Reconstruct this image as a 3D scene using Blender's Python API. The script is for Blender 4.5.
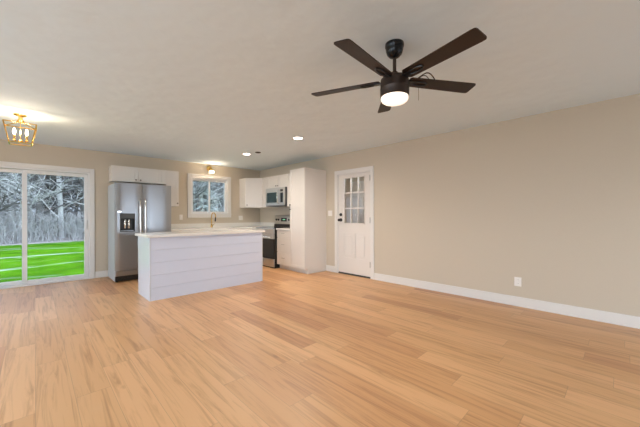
import bpy, bmesh, math, random
from mathutils import Vector, Matrix
R = math.radians
C = bpy.context.scene.collection
for o in list(bpy.data.objects): bpy.data.objects.remove(o)

# ------------------------------------------------------------ camera, world, light, exposure
CEIL = 2.454; WX = 4.53; BY = 7.09; LX = -2.6; RY = -2.4
cam = bpy.data.objects.new('camera', bpy.data.cameras.new('camera')); C.objects.link(cam)
cam.data.sensor_width = 36; cam.data.lens = 294.37/640*36; cam.data.shift_y = 2.15/640
cam.data.clip_start = 0.05; cam.data.clip_end = 300
cam.matrix_world = (Matrix.Translation((0, 0, 1.19)) @ Matrix.Rotation(R(-44.089), 4, 'Z')
                    @ Matrix.Rotation(R(90), 4, 'X') @ Matrix.Rotation(R(-0.1714), 4, 'Z'))
bpy.context.scene.camera = cam
vs = bpy.context.scene.view_settings
vs.view_transform = 'Standard'; vs.look = 'None'; vs.gamma = 1; vs.use_curve_mapping = False
vs.exposure = 0.0

world = bpy.data.worlds.new('sky'); bpy.context.scene.world = world; world.use_nodes = True
nt = world.node_tree; nt.nodes.clear()
wo = nt.nodes.new('ShaderNodeOutputWorld'); bg = nt.nodes.new('ShaderNodeBackground')
tc = nt.nodes.new('ShaderNodeTexCoord'); sp = nt.nodes.new('ShaderNodeSeparateXYZ'); rp = nt.nodes.new('ShaderNodeValToRGB')
rp.color_ramp.elements[0].position = 0.0; rp.color_ramp.elements[0].color = (.78, .88, 1, 1)
rp.color_ramp.elements[1].position = 0.6; rp.color_ramp.elements[1].color = (.62, .78, 1, 1)
nt.links.new(tc.outputs['Generated'], sp.inputs[0]); nt.links.new(sp.outputs[2], rp.inputs[0])
nt.links.new(rp.outputs[0], bg.inputs[0]); nt.links.new(bg.outputs[0], wo.inputs[0])
bg.inputs[1].default_value = 6

def area_light(name, loc, rot, sx, sy, power, color):
    l = bpy.data.lights.new(name, 'AREA'); l.shape = 'RECTANGLE'; l.size = sx; l.size_y = sy
    l.energy = power; l.color = color
    o = bpy.data.objects.new(name, l); o.location = loc; o.rotation_euler = rot; C.objects.link(o); return o
# added area lamps as daylight, in the openings of unseen left-wall windows
P_LEFT = (31, 40, 34)
UNSEEN_LEFT_WINDOWS = ((-1.6, .1), (1.0, 2.7), (3.6, 5.3))
for (a, b_), pw in zip(UNSEEN_LEFT_WINDOWS, P_LEFT):
    area_light('window_daylight', (LX-.06, (a+b_)/2, 1.35), (R(90), 0, R(-90)), b_-a, 1.5, pw, (.72, .87, 1.0))
area_light('window_daylight', (3.2, RY-.06, .935), (R(90), 0, 0), 2.0, 1.63, 4.5, (.80, .90, 1.0))  # added lamp in an unseen rear window, for the refrigerator to reflect
P_CAN = 22; P_FAN = 42; P_LAN = 8.5; P_SCONCE = 10; P_PORCH = 50
WARM = (1.0, .80, .58); SOFT = (1.0, .89, .77)

# ------------------------------------------------------------ materials
def mat(name, col, rough=.5, metal=0, **kw):
    m = bpy.data.materials.new(name); m.use_nodes = True
    b = m.node_tree.nodes['Principled BSDF']
    b.inputs['Base Color'].default_value = (*col, 1); b.inputs['Roughness'].default_value = rough
    b.inputs['Metallic'].default_value = metal
    for k, v in kw.items(): b.inputs[k.replace('_', ' ')].default_value = v
    return m
def N(m, t): return m.node_tree.nodes.new(t)
def L(m, a, b): m.node_tree.links.new(a, b)
def noisy(m, scale, bump=.1, colvar=0, dist=.002, detail=4, stretch=(1, 1, 1)):
    """object-space noise: bump and a slight mottling of the colour"""
    b = m.node_tree.nodes['Principled BSDF']
    t = N(m, 'ShaderNodeTexCoord'); mp = N(m, 'ShaderNodeMapping'); n = N(m, 'ShaderNodeTexNoise')
    mp.inputs['Scale'].default_value = stretch
    n.inputs['Scale'].default_value = scale; n.inputs['Detail'].default_value = detail
    L(m, t.outputs['Object'], mp.inputs[0]); L(m, mp.outputs[0], n.inputs[0])
    if bump:
        bu = N(m, 'ShaderNodeBump'); bu.inputs['Strength'].default_value = bump; bu.inputs['Distance'].default_value = dist
        L(m, n.outputs[0], bu.inputs['Height']); L(m, bu.outputs[0], b.inputs['Normal'])
    if colvar:
        mx = N(m, 'ShaderNodeMix'); mx.data_type = 'RGBA'
        c = b.inputs['Base Color'].default_value[:3]
        mx.inputs[6].default_value = (*[v*(1-colvar) for v in c], 1)
        mx.inputs[7].default_value = (*[min(1, v*(1+colvar)) for v in c], 1)
        L(m, n.outputs[0], mx.inputs[0]); L(m, mx.outputs[2], b.inputs['Base Color'])
    return m
def emis(name, col, strength):
    m = mat(name, col, .4); b = m.node_tree.nodes['Principled BSDF']
    b.inputs['Emission Color'].default_value = (*col, 1); b.inputs['Emission Strength'].default_value = strength
    n = N(m, 'ShaderNodeTexNoise'); n.inputs['Scale'].default_value = 3
    return m
def glass(name, tint=(1, 1, 1), refl=.06):
    m = bpy.data.materials.new(name); m.use_nodes = True; m.node_tree.nodes.clear()
    o = N(m, 'ShaderNodeOutputMaterial'); mx = N(m, 'ShaderNodeMixShader')
    tr = N(m, 'ShaderNodeBsdfTransparent'); gl = N(m, 'ShaderNodeBsdfGlossy'); fr = N(m, 'ShaderNodeFresnel')
    tr.inputs[0].default_value = (*tint, 1); gl.inputs['Roughness'].default_value = .01; fr.inputs[0].default_value = 1.45
    L(m, fr.outputs[0], mx.inputs[0]); L(m, tr.outputs[0], mx.inputs[1]); L(m, gl.outputs[0], mx.inputs[2])
    L(m, mx.outputs[0], o.inputs[0]); return m

M_WALL = noisy(mat('beige wall paint', (.60, .52, .41), .75, Specular_IOR_Level=.25), 60, .08, .02)
M_TRIM = noisy(mat('white trim paint', (.76, .73, .69), .4), 8, 0, .015)
M_CAB = noisy(mat('white cabinet paint', (.75, .70, .645), .38), 6, 0, .01)
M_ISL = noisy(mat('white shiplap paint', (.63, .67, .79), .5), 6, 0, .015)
M_PANEL = noisy(mat('semi-gloss white end panel', (.62, .64, .70), .22), 6, 0, .015)
M_VINYL = noisy(mat('white vinyl frame', (.78, .77, .76), .35), 6, 0, .01)
M_QUARTZ = noisy(mat('white quartz', (.78, .75, .70), .18), 12, 0, .015)
M_STEEL = noisy(mat('brushed stainless steel', (.39, .41, .44), .30, 1), 40, .03, .04, .001, 3, (30, 1, 1))
M_SILVER = noisy(mat('satin appliance steel', (.60, .585, .56), .30, 1), 40, .03, .04, .001, 3, (30, 1, 1))
M_FSIDE = noisy(mat('grey fridge side', (.56, .60, .63), .45, .2), 30, 0, .02)
M_CHROME = noisy(mat('polished steel', (.80, .76, .70), .12, 1), 20, 0, .02)
M_BLACK = noisy(mat('black plastic', (.012, .012, .012), .35), 30, 0, .1)
M_BGLASS = noisy(mat('black oven glass', (.012, .011, .010), .06), 10, 0, .1)
M_MWGLASS = noisy(mat('dark green tinted microwave glass', (.015, .03, .026), .07), 10, 0, .1)
M_DGREY = noisy(mat('dark grey plastic', (.07, .07, .07), .4), 30, 0, .1)
M_BRASS = noisy(mat('brushed brass', (.80, .52, .18), .25, 1), 30, 0, .05)
M_BRONZE = noisy(mat('dark bronze', (.055, .038, .030), .38, .55), 30, 0, .08)
M_BLADE = noisy(mat('espresso blade', (.024, .013, .009), .42, Specular_IOR_Level=.35), 12, .02, .25, .001, 4, (1, 14, 14))
M_KNOB = noisy(mat('dark nickel', (.16, .13, .11), .3, 1), 30, 0, .05)
M_NICKEL = noisy(mat('satin nickel', (.45, .42, .38), .35, 1), 30, 0, .05)
M_PLATE = noisy(mat('white plastic plate', (.84, .79, .73), .35), 30, 0, .01)
M_GLASS = glass('clear window glass', (.985, .985, .985))
M_CAN = emis('lit lens', (1, .93, .82), 14)
M_FANL = emis('lit opal glass', (1, .86, .74), 1.05)
M_BULB = emis('lit bulb', (1, .82, .58), 5)
M_SHADE = emis('lit sconce glass', (1, .90, .74), 1.0)
M_BARK = noisy(mat('grey bark', (.10, .10, .102), .9), 6, .3, .4, .02)
M_PALE = noisy(mat('pale bark', (.45, .455, .455), .9), 6, .3, .3, .02)
M_EVER = noisy(mat('evergreen needles', (.44, .49, .46), .8), 3, .2, .4, .02)
M_SLOPE = noisy(mat('distant wooded slope', (.26, .27, .275), .95), 1.2, .3, .45, .03, 8)
M_BRUSH = noisy(mat('dry brush', (.30, .30, .30), .9), 2, 0, .5)

# ceiling: hand-trowelled texture
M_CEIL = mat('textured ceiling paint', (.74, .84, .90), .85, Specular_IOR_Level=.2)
def ceiling_nodes(m):
    b = m.node_tree.nodes['Principled BSDF']
    t = N(m, 'ShaderNodeTexCoord')
    mp = N(m, 'ShaderNodeMapping'); mp.inputs['Scale'].default_value = (1.0, 2.4, 1)
    n1 = N(m, 'ShaderNodeTexNoise'); n1.inputs['Scale'].default_value = 5; n1.inputs['Detail'].default_value = 3; n1.inputs['Distortion'].default_value = .6
    n2 = N(m, 'ShaderNodeTexNoise'); n2.inputs['Scale'].default_value = 3.0; n2.inputs['Detail'].default_value = 2
    ad = N(m, 'ShaderNodeMath'); ad.operation = 'MULTIPLY_ADD'; ad.inputs[1].default_value = .22
    L(m, t.outputs['Object'], mp.inputs[0]); L(m, mp.outputs[0], n1.inputs[0]); L(m, t.outputs['Object'], n2.inputs[0])
    bu = N(m, 'ShaderNodeBump'); bu.inputs['Strength'].default_value = .5; bu.inputs['Distance'].default_value = .03
    L(m, n1.outputs[0], ad.inputs[0]); L(m, n2.outputs[0], ad.inputs[2])
    L(m, ad.outputs[0], bu.inputs['Height']); L(m, bu.outputs[0], b.inputs['Normal'])
ceiling_nodes(M_CEIL)

# floor: oak look planks running along Y
M_FLOOR = mat('oak plank flooring', (.5, .33, .18), .40, Specular_IOR_Level=.85)
def floor_nodes(m, W=.19, LEN=1.35):
    b = m.node_tree.nodes['Principled BSDF']
    def mth(op, a, b_=None, c_=None):
        n = N(m, 'ShaderNodeMath'); n.operation = op
        for i, v in enumerate((a, b_, c_)):
            if v is None: continue
            if isinstance(v, (int, float)): n.inputs[i].default_value = v
            else: L(m, v, n.inputs[i])
        return n.outputs[0]
    t = N(m, 'ShaderNodeTexCoord'); s = N(m, 'ShaderNodeSeparateXYZ'); L(m, t.outputs['Object'], s.inputs[0])
    xr = mth('DIVIDE', s.outputs[0], W); row = mth('FLOOR', xr)
    wn = N(m, 'ShaderNodeTexWhiteNoise'); wn.noise_dimensions = '1D'; L(m, row, wn.inputs['W'])
    yr = mth('ADD', mth('DIVIDE', s.outputs[1], LEN), wn.outputs['Value']); col = mth('FLOOR', yr)
    fx = mth('SUBTRACT', xr, row); fy = mth('SUBTRACT', yr, col)
    ex = mth('MINIMUM', fx, mth('SUBTRACT', 1, fx)); ey = mth('MINIMUM', fy, mth('SUBTRACT', 1, fy))
    gx = mth('LESS_THAN', ex, .008); gy = mth('LESS_THAN', ey, .0013); g = mth('MAXIMUM', gx, gy)
    cv = N(m, 'ShaderNodeCombineXYZ'); L(m, row, cv.inputs[0]); L(m, col, cv.inputs[1])
    w2 = N(m, 'ShaderNodeTexWhiteNoise'); w2.noise_dimensions = '2D'; L(m, cv.outputs[0], w2.inputs['Vector'])
    rp = N(m, 'ShaderNodeValToRGB'); e = rp.color_ramp.elements
    e[0].position = 0; e[0].color = (.56, .265, .115, 1); e[1].position = 1; e[1].color = (.76, .425, .20, 1)
    for p, c in ((.35, (.66, .35, .15, 1)), (.7, (.71, .395, .18, 1))):
        k = e.new(p); k.color = c
    L(m, w2.outputs['Value'], rp.inputs[0])
    # grain stretched along the plank, shifted per plank
    off = N(m, 'ShaderNodeVectorMath'); off.operation = 'MULTIPLY'; L(m, w2.outputs['Color'], off.inputs[0]); off.inputs[1].default_value = (9, 9, 9)
    ps = N(m, 'ShaderNodeVectorMath'); ps.operation = 'ADD'; L(m, t.outputs['Object'], ps.inputs[0]); L(m, off.outputs[0], ps.inputs[1])
    mp = N(m, 'ShaderNodeMapping'); mp.inputs['Scale'].default_value = (13, .65, 1); L(m, ps.outputs[0], mp.inputs[0])
    n1 = N(m, 'ShaderNodeTexNoise'); n1.inputs['Scale'].default_value = 1.6; n1.inputs['Detail'].default_value = 7; n1.inputs['Distortion'].default_value = 1.2
    n1.inputs['Roughness'].default_value = .62
    L(m, mp.outputs[0], n1.inputs[0])
    gr = N(m, 'ShaderNodeValToRGB'); gr.color_ramp.elements[0].position = .32; gr.color_ramp.elements[0].color = (.60, .50, .42, 1)
    gr.color_ramp.elements[1].position = .52; gr.color_ramp.elements[1].color = (1, 1, 1, 1); L(m, n1.outputs[0], gr.inputs[0])
    mx = N(m, 'ShaderNodeMix'); mx.data_type = 'RGBA'; mx.blend_type = 'MULTIPLY'; mx.inputs[0].default_value = .75
    L(m, rp.outputs[0], mx.inputs[6]); L(m, gr.outputs[0], mx.inputs[7])
    # knots
    mk = N(m, 'ShaderNodeMapping'); mk.inputs['Scale'].default_value = (3.2, 1.3, 1); L(m, ps.outputs[0], mk.inputs[0])
    vo = N(m, 'ShaderNodeTexVoronoi'); vo.inputs['Scale'].default_value = 1.0; L(m, mk.outputs[0], vo.inputs['Vector'])
    kr = N(m, 'ShaderNodeValToRGB'); kr.color_ramp.elements[0].position = .015; kr.color_ramp.elements[0].color = (.45, .36, .28, 1)
    kr.color_ramp.elements[1].position = .07; kr.color_ramp.elements[1].color = (1, 1, 1, 1); L(m, vo.outputs['Distance'], kr.inputs[0])
    m3 = N(m, 'ShaderNodeMix'); m3.data_type = 'RGBA'; m3.blend_type = 'MULTIPLY'; m3.inputs[0].default_value = .7
    L(m, mx.outputs[2], m3.inputs[6]); L(m, kr.outputs[0], m3.inputs[7])
    m2 = N(m, 'ShaderNodeMix'); m2.data_type = 'RGBA'; m2.inputs[7].default_value = (.24, .14, .07, 1)
    L(m, mth('MULTIPLY', g, .4), m2.inputs[0]); L(m, m3.outputs[2], m2.inputs[6]); L(m, m2.outputs[2], b.inputs['Base Color'])
    bu = N(m, 'ShaderNodeBump'); bu.inputs['Strength'].default_value = .12; bu.inputs['Distance'].default_value = .002
    L(m, n1.outputs[0], bu.inputs['Height']); L(m, bu.outputs[0], b.inputs['Normal'])
floor_nodes(M_FLOOR)

# lawn with patches of lingering snow
M_LAWN = mat('lawn', (.05, .27, .008), 1, Specular_IOR_Level=0)
def lawn_nodes(m):
    b = m.node_tree.nodes['Principled BSDF']
    t = N(m, 'ShaderNodeTexCoord')
    n = N(m, 'ShaderNodeTexNoise'); n.inputs['Scale'].default_value = 1.2; n.inputs['Detail'].default_value = 8
    L(m, t.outputs['Object'], n.inputs[0])
    r = N(m, 'ShaderNodeValToRGB'); r.color_ramp.elements[0].position = .35; r.color_ramp.elements[0].color = (.03, .10, .004, 1)
    r.color_ramp.elements[1].position = .65; r.color_ramp.elements[1].color = (.06, .17, .006, 1); L(m, n.outputs[0], r.inputs[0])
    mp = N(m, 'ShaderNodeMapping'); mp.inputs['Scale'].default_value = (.16, 1.0, 1); mp.inputs['Rotation'].default_value = (0, 0, R(-14))
    n2 = N(m, 'ShaderNodeTexNoise'); n2.inputs['Scale'].default_value = .9; n2.inputs['Detail'].default_value = 6; n2.inputs['Roughness'].default_value = .65
    L(m, t.outputs['Object'], mp.inputs[0]); L(m, mp.outputs[0], n2.inputs[0])
    r2 = N(m, 'ShaderNodeValToRGB'); r2.color_ramp.elements[0].position = .555; r2.color_ramp.elements[0].color = (0, 0, 0, 1)
    r2.color_ramp.elements[1].position = .66; r2.color_ramp.elements[1].color = (1, 1, 1, 1); L(m, n2.outputs[0], r2.inputs[0])
    mx = N(m, 'ShaderNodeMix'); mx.data_type = 'RGBA'; mx.inputs[7].default_value = (.30, .33, .28, 1)
    L(m, r2.outputs[0], mx.inputs[0]); L(m, r.outputs[0], mx.inputs[6]); L(m, mx.outputs[2], b.inputs['Base Color'])
lawn_nodes(M_LAWN)
M_LEAF = noisy(mat('leaf litter', (.26, .235, .225), .95), 1.5, .3, .4, .03, 8)

# ------------------------------------------------------------ helpers
def box(bm, x0, x1, y0, y1, z0, z1, bev=0, mi=0):
    vs_ = [bm.verts.new(p) for p in ((x0,y0,z0),(x1,y0,z0),(x1,y1,z0),(x0,y1,z0),(x0,y0,z1),(x1,y0,z1),(x1,y1,z1),(x0,y1,z1))]
    fs = [bm.faces.new([vs_[i] for i in f]) for f in ((3,2,1,0),(4,5,6,7),(0,1,5,4),(1,2,6,5),(2,3,7,6),(3,0,4,7))]
    for f in fs: f.material_index = mi
    if bev:
        es = {e for f in fs for e in f.edges}
        r = bmesh.ops.bevel(bm, geom=list(es), offset=bev, segments=2, affect='EDGES', profile=.5)
        for f in r['faces']: f.material_index = mi
def prism(bm, pts, z0, z1):
    a = [bm.verts.new((x, y, z0)) for x, y in pts]; b = [bm.verts.new((x, y, z1)) for x, y in pts]
    n = len(pts); bm.faces.new(a[::-1]); bm.faces.new(b)
    for i in range(n): bm.faces.new((a[i], a[(i+1) % n], b[(i+1) % n], b[i]))
def lathe(bm, prof, segs=32, M=None):
    """profile of (r, z) turned about z"""
    rings = []
    for r, z in prof:
        if r < 1e-6: rings.append([bm.verts.new((0, 0, z))])
        else: rings.append([bm.verts.new((r*math.cos(2*math.pi*i/segs), r*math.sin(2*math.pi*i/segs), z)) for i in range(segs)])
    for a, b in zip(rings, rings[1:]):
        for i in range(segs):
            j = (i+1) % segs
            if len(a) == 1 and len(b) == 1: continue
            if len(a) == 1: bm.faces.new((a[0], b[j], b[i]))
            elif len(b) == 1: bm.faces.new((a[i], a[j], b[0]))
            else: bm.faces.new((a[i], a[j], b[j], b[i]))
    vv = [v for r in rings for v in r]
    if M is not None: bmesh.ops.transform(bm, matrix=M, verts=vv)
def tube(bm, pts, r, segs=8, cap=True):
    pts = [Vector(p) for p in pts]; rs = r if isinstance(r, (list, tuple)) else [r]*len(pts)
    rings = []; up = None
    for i, p in enumerate(pts):
        d = (pts[min(i+1, len(pts)-1)]-pts[max(i-1, 0)]).normalized()
        if up is None or abs(d.dot(up)) > .98: up = Vector((0, 0, 1)) if abs(d.z) < .9 else Vector((1, 0, 0))
        a = d.cross(up).normalized(); b = a.cross(d); up = b
        rings.append([bm.verts.new(p+(a*math.cos(2*math.pi*k/segs)+b*math.sin(2*math.pi*k/segs))*rs[i]) for k in range(segs)])
    for A, B in zip(rings, rings[1:]):
        for k in range(segs): bm.faces.new((A[k], A[(k+1) % segs], B[(k+1) % segs], B[k]))
    if cap and segs > 2: bm.faces.new(rings[0][::-1]); bm.faces.new(rings[-1])
def bar(bm, a, b, w, h=None):
    """square bar between two points"""
    a, b = Vector(a), Vector(b); d = (b-a).normalized(); h = h or w
    up = Vector((0, 0, 1)) if abs(d.z) < .9 else Vector((0, 1, 0))
    s = d.cross(up).normalized(); u = s.cross(d)
    vs_ = [bm.verts.new(p+s*w/2*i+u*h/2*j) for p in (a, b) for i, j in ((-1,-1),(1,-1),(1,1),(-1,1))]
    for f in ((3,2,1,0),(4,5,6,7),(0,1,5,4),(1,2,6,5),(2,3,7,6),(3,0,4,7)): bm.faces.new([vs_[i] for i in f])
def obj(name, bm, m, parent=None, smooth=False):
    bmesh.ops.recalc_face_normals(bm, faces=bm.faces)
    me = bpy.data.meshes.new(name); bm.to_mesh(me); bm.free()
    for q in (m if isinstance(m, (list, tuple)) else [m]): me.materials.append(q)
    if smooth:
        for p in me.polygons: p.use_smooth = True
        me.set_sharp_from_angle(angle=R(38))
    o = bpy.data.objects.new(name, me); C.objects.link(o)
    if parent: o.parent = parent
    return o
def boxo(name, dims, m, parent=None, bev=0):
    bm = bmesh.new()
    for d in (dims if isinstance(dims[0], (list, tuple)) else [dims]): box(bm, *d, bev=bev)
    return obj(name, bm, m, parent)
def tag(o, label=None, cat=None, group=None, kind=None):
    for k, v in (('label', label), ('category', cat), ('group', group), ('kind', kind)):
        if v: o[k] = v
    return o
def thing(name, label=None, cat=None, loc=(0, 0, 0), rz=0, group=None, kind=None):
    o = bpy.data.objects.new(name, None); C.objects.link(o); o.empty_display_size = .1
    o.location = loc; o.rotation_euler = (0, 0, rz); return tag(o, label, cat, group, kind)
def struct(name, dims, m, parent=None, label=None, bev=0):
    o = boxo(name, dims, m, parent, bev)
    if not parent: o['kind'] = 'structure'
    if label: o['label'] = label
    return o
def point(name, parent, loc, power, color, size=.05):
    l = bpy.data.lights.new(name, 'POINT'); l.energy = power; l.color = color; l.shadow_soft_size = size
    o = bpy.data.objects.new(name, l); o.parent = parent; o.location = loc; C.objects.link(o); return o

# ------------------------------------------------------------ room shell
T = .14
struct('floor', (LX, WX+.0, RY, BY, -.12, 0), M_FLOOR)
struct('ceiling', (LX-T, WX+T, RY-T, BY+T, CEIL, CEIL+.15), M_CEIL)
# openings
SX0, SX1, SZ = -1.06, .76, 2.03          # sliding door rough opening
KX0, KX1, KZ0, KZ1 = 2.645, 3.565, 1.235, 2.105   # kitchen window opening
DY0, DY1, DZ = 3.30, 4.15, 2.04         # entry door opening
PB = BY+T
struct('wall_back', [(LX-T, SX0, BY, PB, -.12, CEIL), (SX0, SX1, BY, PB, SZ, CEIL), (SX1, KX0, BY, PB, -.12, CEIL),
                     (KX0, KX1, BY, PB, -.12, KZ0), (KX0, KX1, BY, PB, KZ1, CEIL), (KX1, WX+T, BY, PB, -.12, CEIL),
                     (SX0, SX1, BY, PB, -.12, 0)], M_WALL)
struct('wall_right', [(WX, WX+T, RY, DY0, -.12, CEIL), (WX, WX+T, DY0, DY1, DZ, CEIL), (WX, WX+T, DY1, BY, -.12, CEIL),
                      (WX, WX+T, DY0, DY1, -.12, 0)], M_WALL)
def hole_wall(name, axis, p0, p1, a0, a1, holes):
    ds = []; x = a0
    for h0, h1, z0, z1 in holes:
        for lo, hi, zl, zh in ((x, h0, -.12, CEIL), (h0, h1, -.12, z0), (h0, h1, z1, CEIL)):
            ds.append((lo, hi, p0, p1, zl, zh) if axis == 'x' else (p0, p1, lo, hi, zl, zh))
        x = h1
    ds.append((x, a1, p0, p1, -.12, CEIL) if axis == 'x' else (p0, p1, x, a1, -.12, CEIL))
    struct(name, ds, M_WALL)
hole_wall('wall_rear', 'x', RY-T, RY, LX-T, WX+T, [(2.2, 4.2, .12, 1.75)])
hole_wall('wall_left', 'y', LX-T, LX, RY, BY, [(a, b_, .6, 2.1) for a, b_ in UNSEEN_LEFT_WINDOWS])
for i, (a, b_) in enumerate(UNSEEN_LEFT_WINDOWS):  # frames of unseen windows, added as openings for the daylight lamps
    w = thing('window_%d' % (i+2), kind='structure'); mid = (a+b_)/2
    boxo('window_frame', [(LX, LX+.02, a-.08, b_+.08, 2.1, 2.19), (LX, LX+.02, a-.08, b_+.08, .51, .6), (LX, LX+.02, a-.08, a, .6, 2.1),
                          (LX, LX+.02, b_, b_+.08, .6, 2.1), (LX-.05, LX-.01, mid-.03, mid+.03, .6, 2.1)], M_TRIM, w)

w = thing('window_5', kind='structure')  # unseen rear window, added for its pale reflection in the refrigerator
boxo('window_frame', [(2.12, 2.2, RY, RY+.02, .04, 1.83), (4.2, 4.28, RY, RY+.02, .04, 1.83), (2.2, 4.2, RY, RY+.02, 1.75, 1.83), (2.2, 4.2, RY, RY+.02, .04, .12), (3.16, 3.24, RY-.05, RY-.01, .12, 1.75)], M_TRIM, w)
def baseboard(name, dims):
    bm = bmesh.new()
    for d in dims: box(bm, *d, bev=.004)
    o = obj(name, bm, M_TRIM); o['kind'] = 'structure'; return o
baseboard('baseboard_right', [(WX-.016, WX, RY, DY0-.075, 0, .125)])
baseboard('baseboard_entry', [(WX-.016, WX, DY1+.075, 4.478, 0, .125)])
baseboard('baseboard_back', [(SX1+.07, 1.6, BY-.016, BY, 0, .125)])
baseboard('baseboard_left', [(LX, LX+.016, RY, BY, 0, .125)])
baseboard('baseboard_rear', [(LX, 2.12, RY, RY+.016, 0, .125)])

# ------------------------------------------------------------ sliding glass door
d1 = thing('door_1', 'white two-panel sliding glass patio door looking out on the lawn', loc=((SX0+SX1)/2, BY, 0), kind='structure')
hw = (SX1-SX0)/2
boxo('door_casing', [(-hw-.065, -hw+.005, -.02, 0, 0, SZ-.005), (hw-.005, hw+.065, -.02, 0, 0, SZ-.005), (-hw-.065, hw+.065, -.02, 0, SZ-.005, SZ+.065)], M_TRIM, d1, .003)
boxo('door_frame', [(-hw, -hw+.03, 0, .13, .0, SZ), (hw-.03, hw, 0, .13, 0, SZ), (-hw+.03, hw-.03, 0, .13, SZ-.035, SZ), (-hw+.03, hw-.03, 0, .14, 0, .03)], M_VINYL, d1, .002)
def slider_panel(x0, x1, y, z0=.035, z1=SZ-.04, st=.055):
    p = boxo('door_panel', [(x0, x0+st, y, y+.035, z0, z1), (x1-st, x1, y, y+.035, z0, z1), (x0+st, x1-st, y, y+.035, z0, z0+.06), (x0+st, x1-st, y, y+.035, z1-.06, z1)], M_VINYL, d1, .003)
    boxo('pane', (x0+st-.005, x1-st+.005, y+.015, y+.020, z0+.05, z1-.05), M_GLASS, p)
    return p
slider_panel(-hw+.032, .045, .075)
sp_ = slider_panel(.0, hw-.032, .03)
bm = bmesh.new(); box(bm, hw-.075, hw-.045, .015, .03, .93, 1.13, .004); tube(bm, [(hw-.06, .015, .95), (hw-.06, -.012, .98), (hw-.06, -.012, 1.08), (hw-.06, .015, 1.11)], .007)
obj('door_handle', bm, M_VINYL, sp_, True)

# ------------------------------------------------------------ kitchen window
w1 = thing('window_1', 'white framed sliding window above the sink', loc=((KX0+KX1)/2, BY, KZ0), kind='structure')
hx = (KX1-KX0)/2; hz = KZ1-KZ0; cw = .085
boxo('window_casing', [(-hx-cw, -hx, -.022, 0, -cw, hz+cw), (hx, hx+cw, -.022, 0, -cw, hz+cw), (-hx, hx, -.022, 0, hz, hz+cw), (-hx, hx, -.022, 0, -cw, 0)], M_TRIM, w1, .004)
boxo('window_sill', [(-hx-cw-.01, hx+cw+.01, -.035, -.022, -.012, .008)], M_TRIM, w1, .003)
boxo('window_frame', [(-hx, -hx+.03, 0, .12, 0, hz), (hx-.03, hx, 0, .12, 0, hz), (-hx+.03, hx-.03, 0, .12, 0, .03), (-hx+.03, hx-.03, 0, .12, hz-.03, hz)], M_VINYL, w1, .002)
for x0, x1, y in ((-hx+.03, .02, .07), (-.02, hx-.03, .035)):
    s_ = boxo('sash', [(x0, x0+.035, y, y+.03, .03, hz-.03), (x1-.035, x1, y, y+.03, .03, hz-.03), (x0+.035, x1-.035, y, y+.03, .03, .065), (x0+.035, x1-.035, y, y+.03, hz-.065, hz-.03)], M_VINYL, w1, .002)
    boxo('pane', (x0+.03, x1-.03, y+.012, y+.017, .06, hz-.06), M_GLASS, s_)

# ------------------------------------------------------------ entry door (nine lites over two panels)
d2 = thing('door_2', 'white entry door with nine glass lites and black hardware', loc=(WX, (DY0+DY1)/2, 0), rz=R(-90), kind='structure')
# local x runs from the latch side (far) to the hinge side (near), y into the wall
dh = (DY1-DY0)/2
boxo('door_casing', [(-dh-.07, -dh+.004, -.018, 0, 0, DZ-.004), (dh-.004, dh+.07, -.018, 0, 0, DZ-.004), (-dh-.07, dh+.07, -.018, 0, DZ-.004, DZ+.075)], M_TRIM, d2, .003)
boxo('door_jamb', [(-dh, -dh+.018, 0, .14, 0, DZ), (dh-.018, dh, 0, .14, 0, DZ), (-dh+.018, dh-.018, 0, .14, DZ-.018, DZ)], M_TRIM, d2)
boxo('threshold', (-dh+.018, dh-.018, .0, .14, 0, .018), M_DGREY, d2)
SW = dh-.022; gx0, gx1, gz0, gz1 = -.26, .285, 1.02, 1.96   # glazing
pz0, pz1 = .34, .84
bm = bmesh.new(); y0, y1 = .008, .05
for a in [(-SW, gx0, .03, 2.018), (gx1, SW, .03, 2.018), (gx0, gx1, gz1, 2.018), (gx0, gx1, pz1, gz0), (gx0, gx1, .03, pz0), (-.015, .04, pz0, pz1)]:
    box(bm, a[0], a[1], y0, y1, a[2], a[3])
for x0, x1 in ((gx0, -.015), (.04, gx1)):
    box(bm, x0, x1, y0+.012, y1-.01, pz0, pz1)
    box(bm, x0+.03, x1-.03, y0+.003, y0+.02, pz0+.04, pz1-.05, .007)
slab = obj('door_slab', bm, M_CAB, d2)
boxo('door_sweep', (-SW, SW, .006, .05, .018, .03), M_BLACK, slab)
lt = [(gx0, gx0+.02, .002, .02, gz0, gz1), (gx1-.02, gx1, .002, .02, gz0, gz1), (gx0, gx1, .002, .02, gz0, gz0+.02), (gx0, gx1, .002, .02, gz1-.02, gz1)]
for k in (1, 2):
    x = gx0+(gx1-gx0)*k/3; z = gz0+(gz1-gz0)*k/3
    lt += [(x-.010, x+.010, .006, .040, gz0+.02, gz1-.02), (gx0+.02, gx1-.02, .007, .039, z-.013, z+.013)]
boxo('window_grille', lt, M_CAB, slab)
boxo('pane', (gx0, gx1, .024, .030, gz0, gz1), M_GLASS, slab)
for z in (.26, 1.10, 1.90):
    bm = bmesh.new(); box(bm, dh-.026, dh-.014, -.006, .006, z-.05, z+.05, .002); tube(bm, [(dh-.02, -.008, z-.055), (dh-.02, -.008, z+.055)], .007)
    obj('hinge', bm, M_NICKEL, d2)
def knob_turn(x, z, r, dep): return Matrix.Translation((x, 0, z)) @ Matrix.Rotation(R(90), 4, 'X')
bm = bmesh.new(); lathe(bm, [(0, -.008), (.032, -.008), (.032, .006), (.022, .014), (.022, .022), (0, .024)], 24, knob_turn(-.335, 1.21, 0, 0))
obj('deadbolt', bm, M_BLACK, d2, True)
bm = bmesh.new(); lathe(bm, [(0, -.008), (.034, -.008), (.034, .006), (.014, .010), (.013, .035), (.026, .045), (.030, .06), (.022, .072), (0, .074)], 24, knob_turn(-.335, 1.10, 0, 0))
obj('door_knob', bm, M_BLACK, d2, True)

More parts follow.
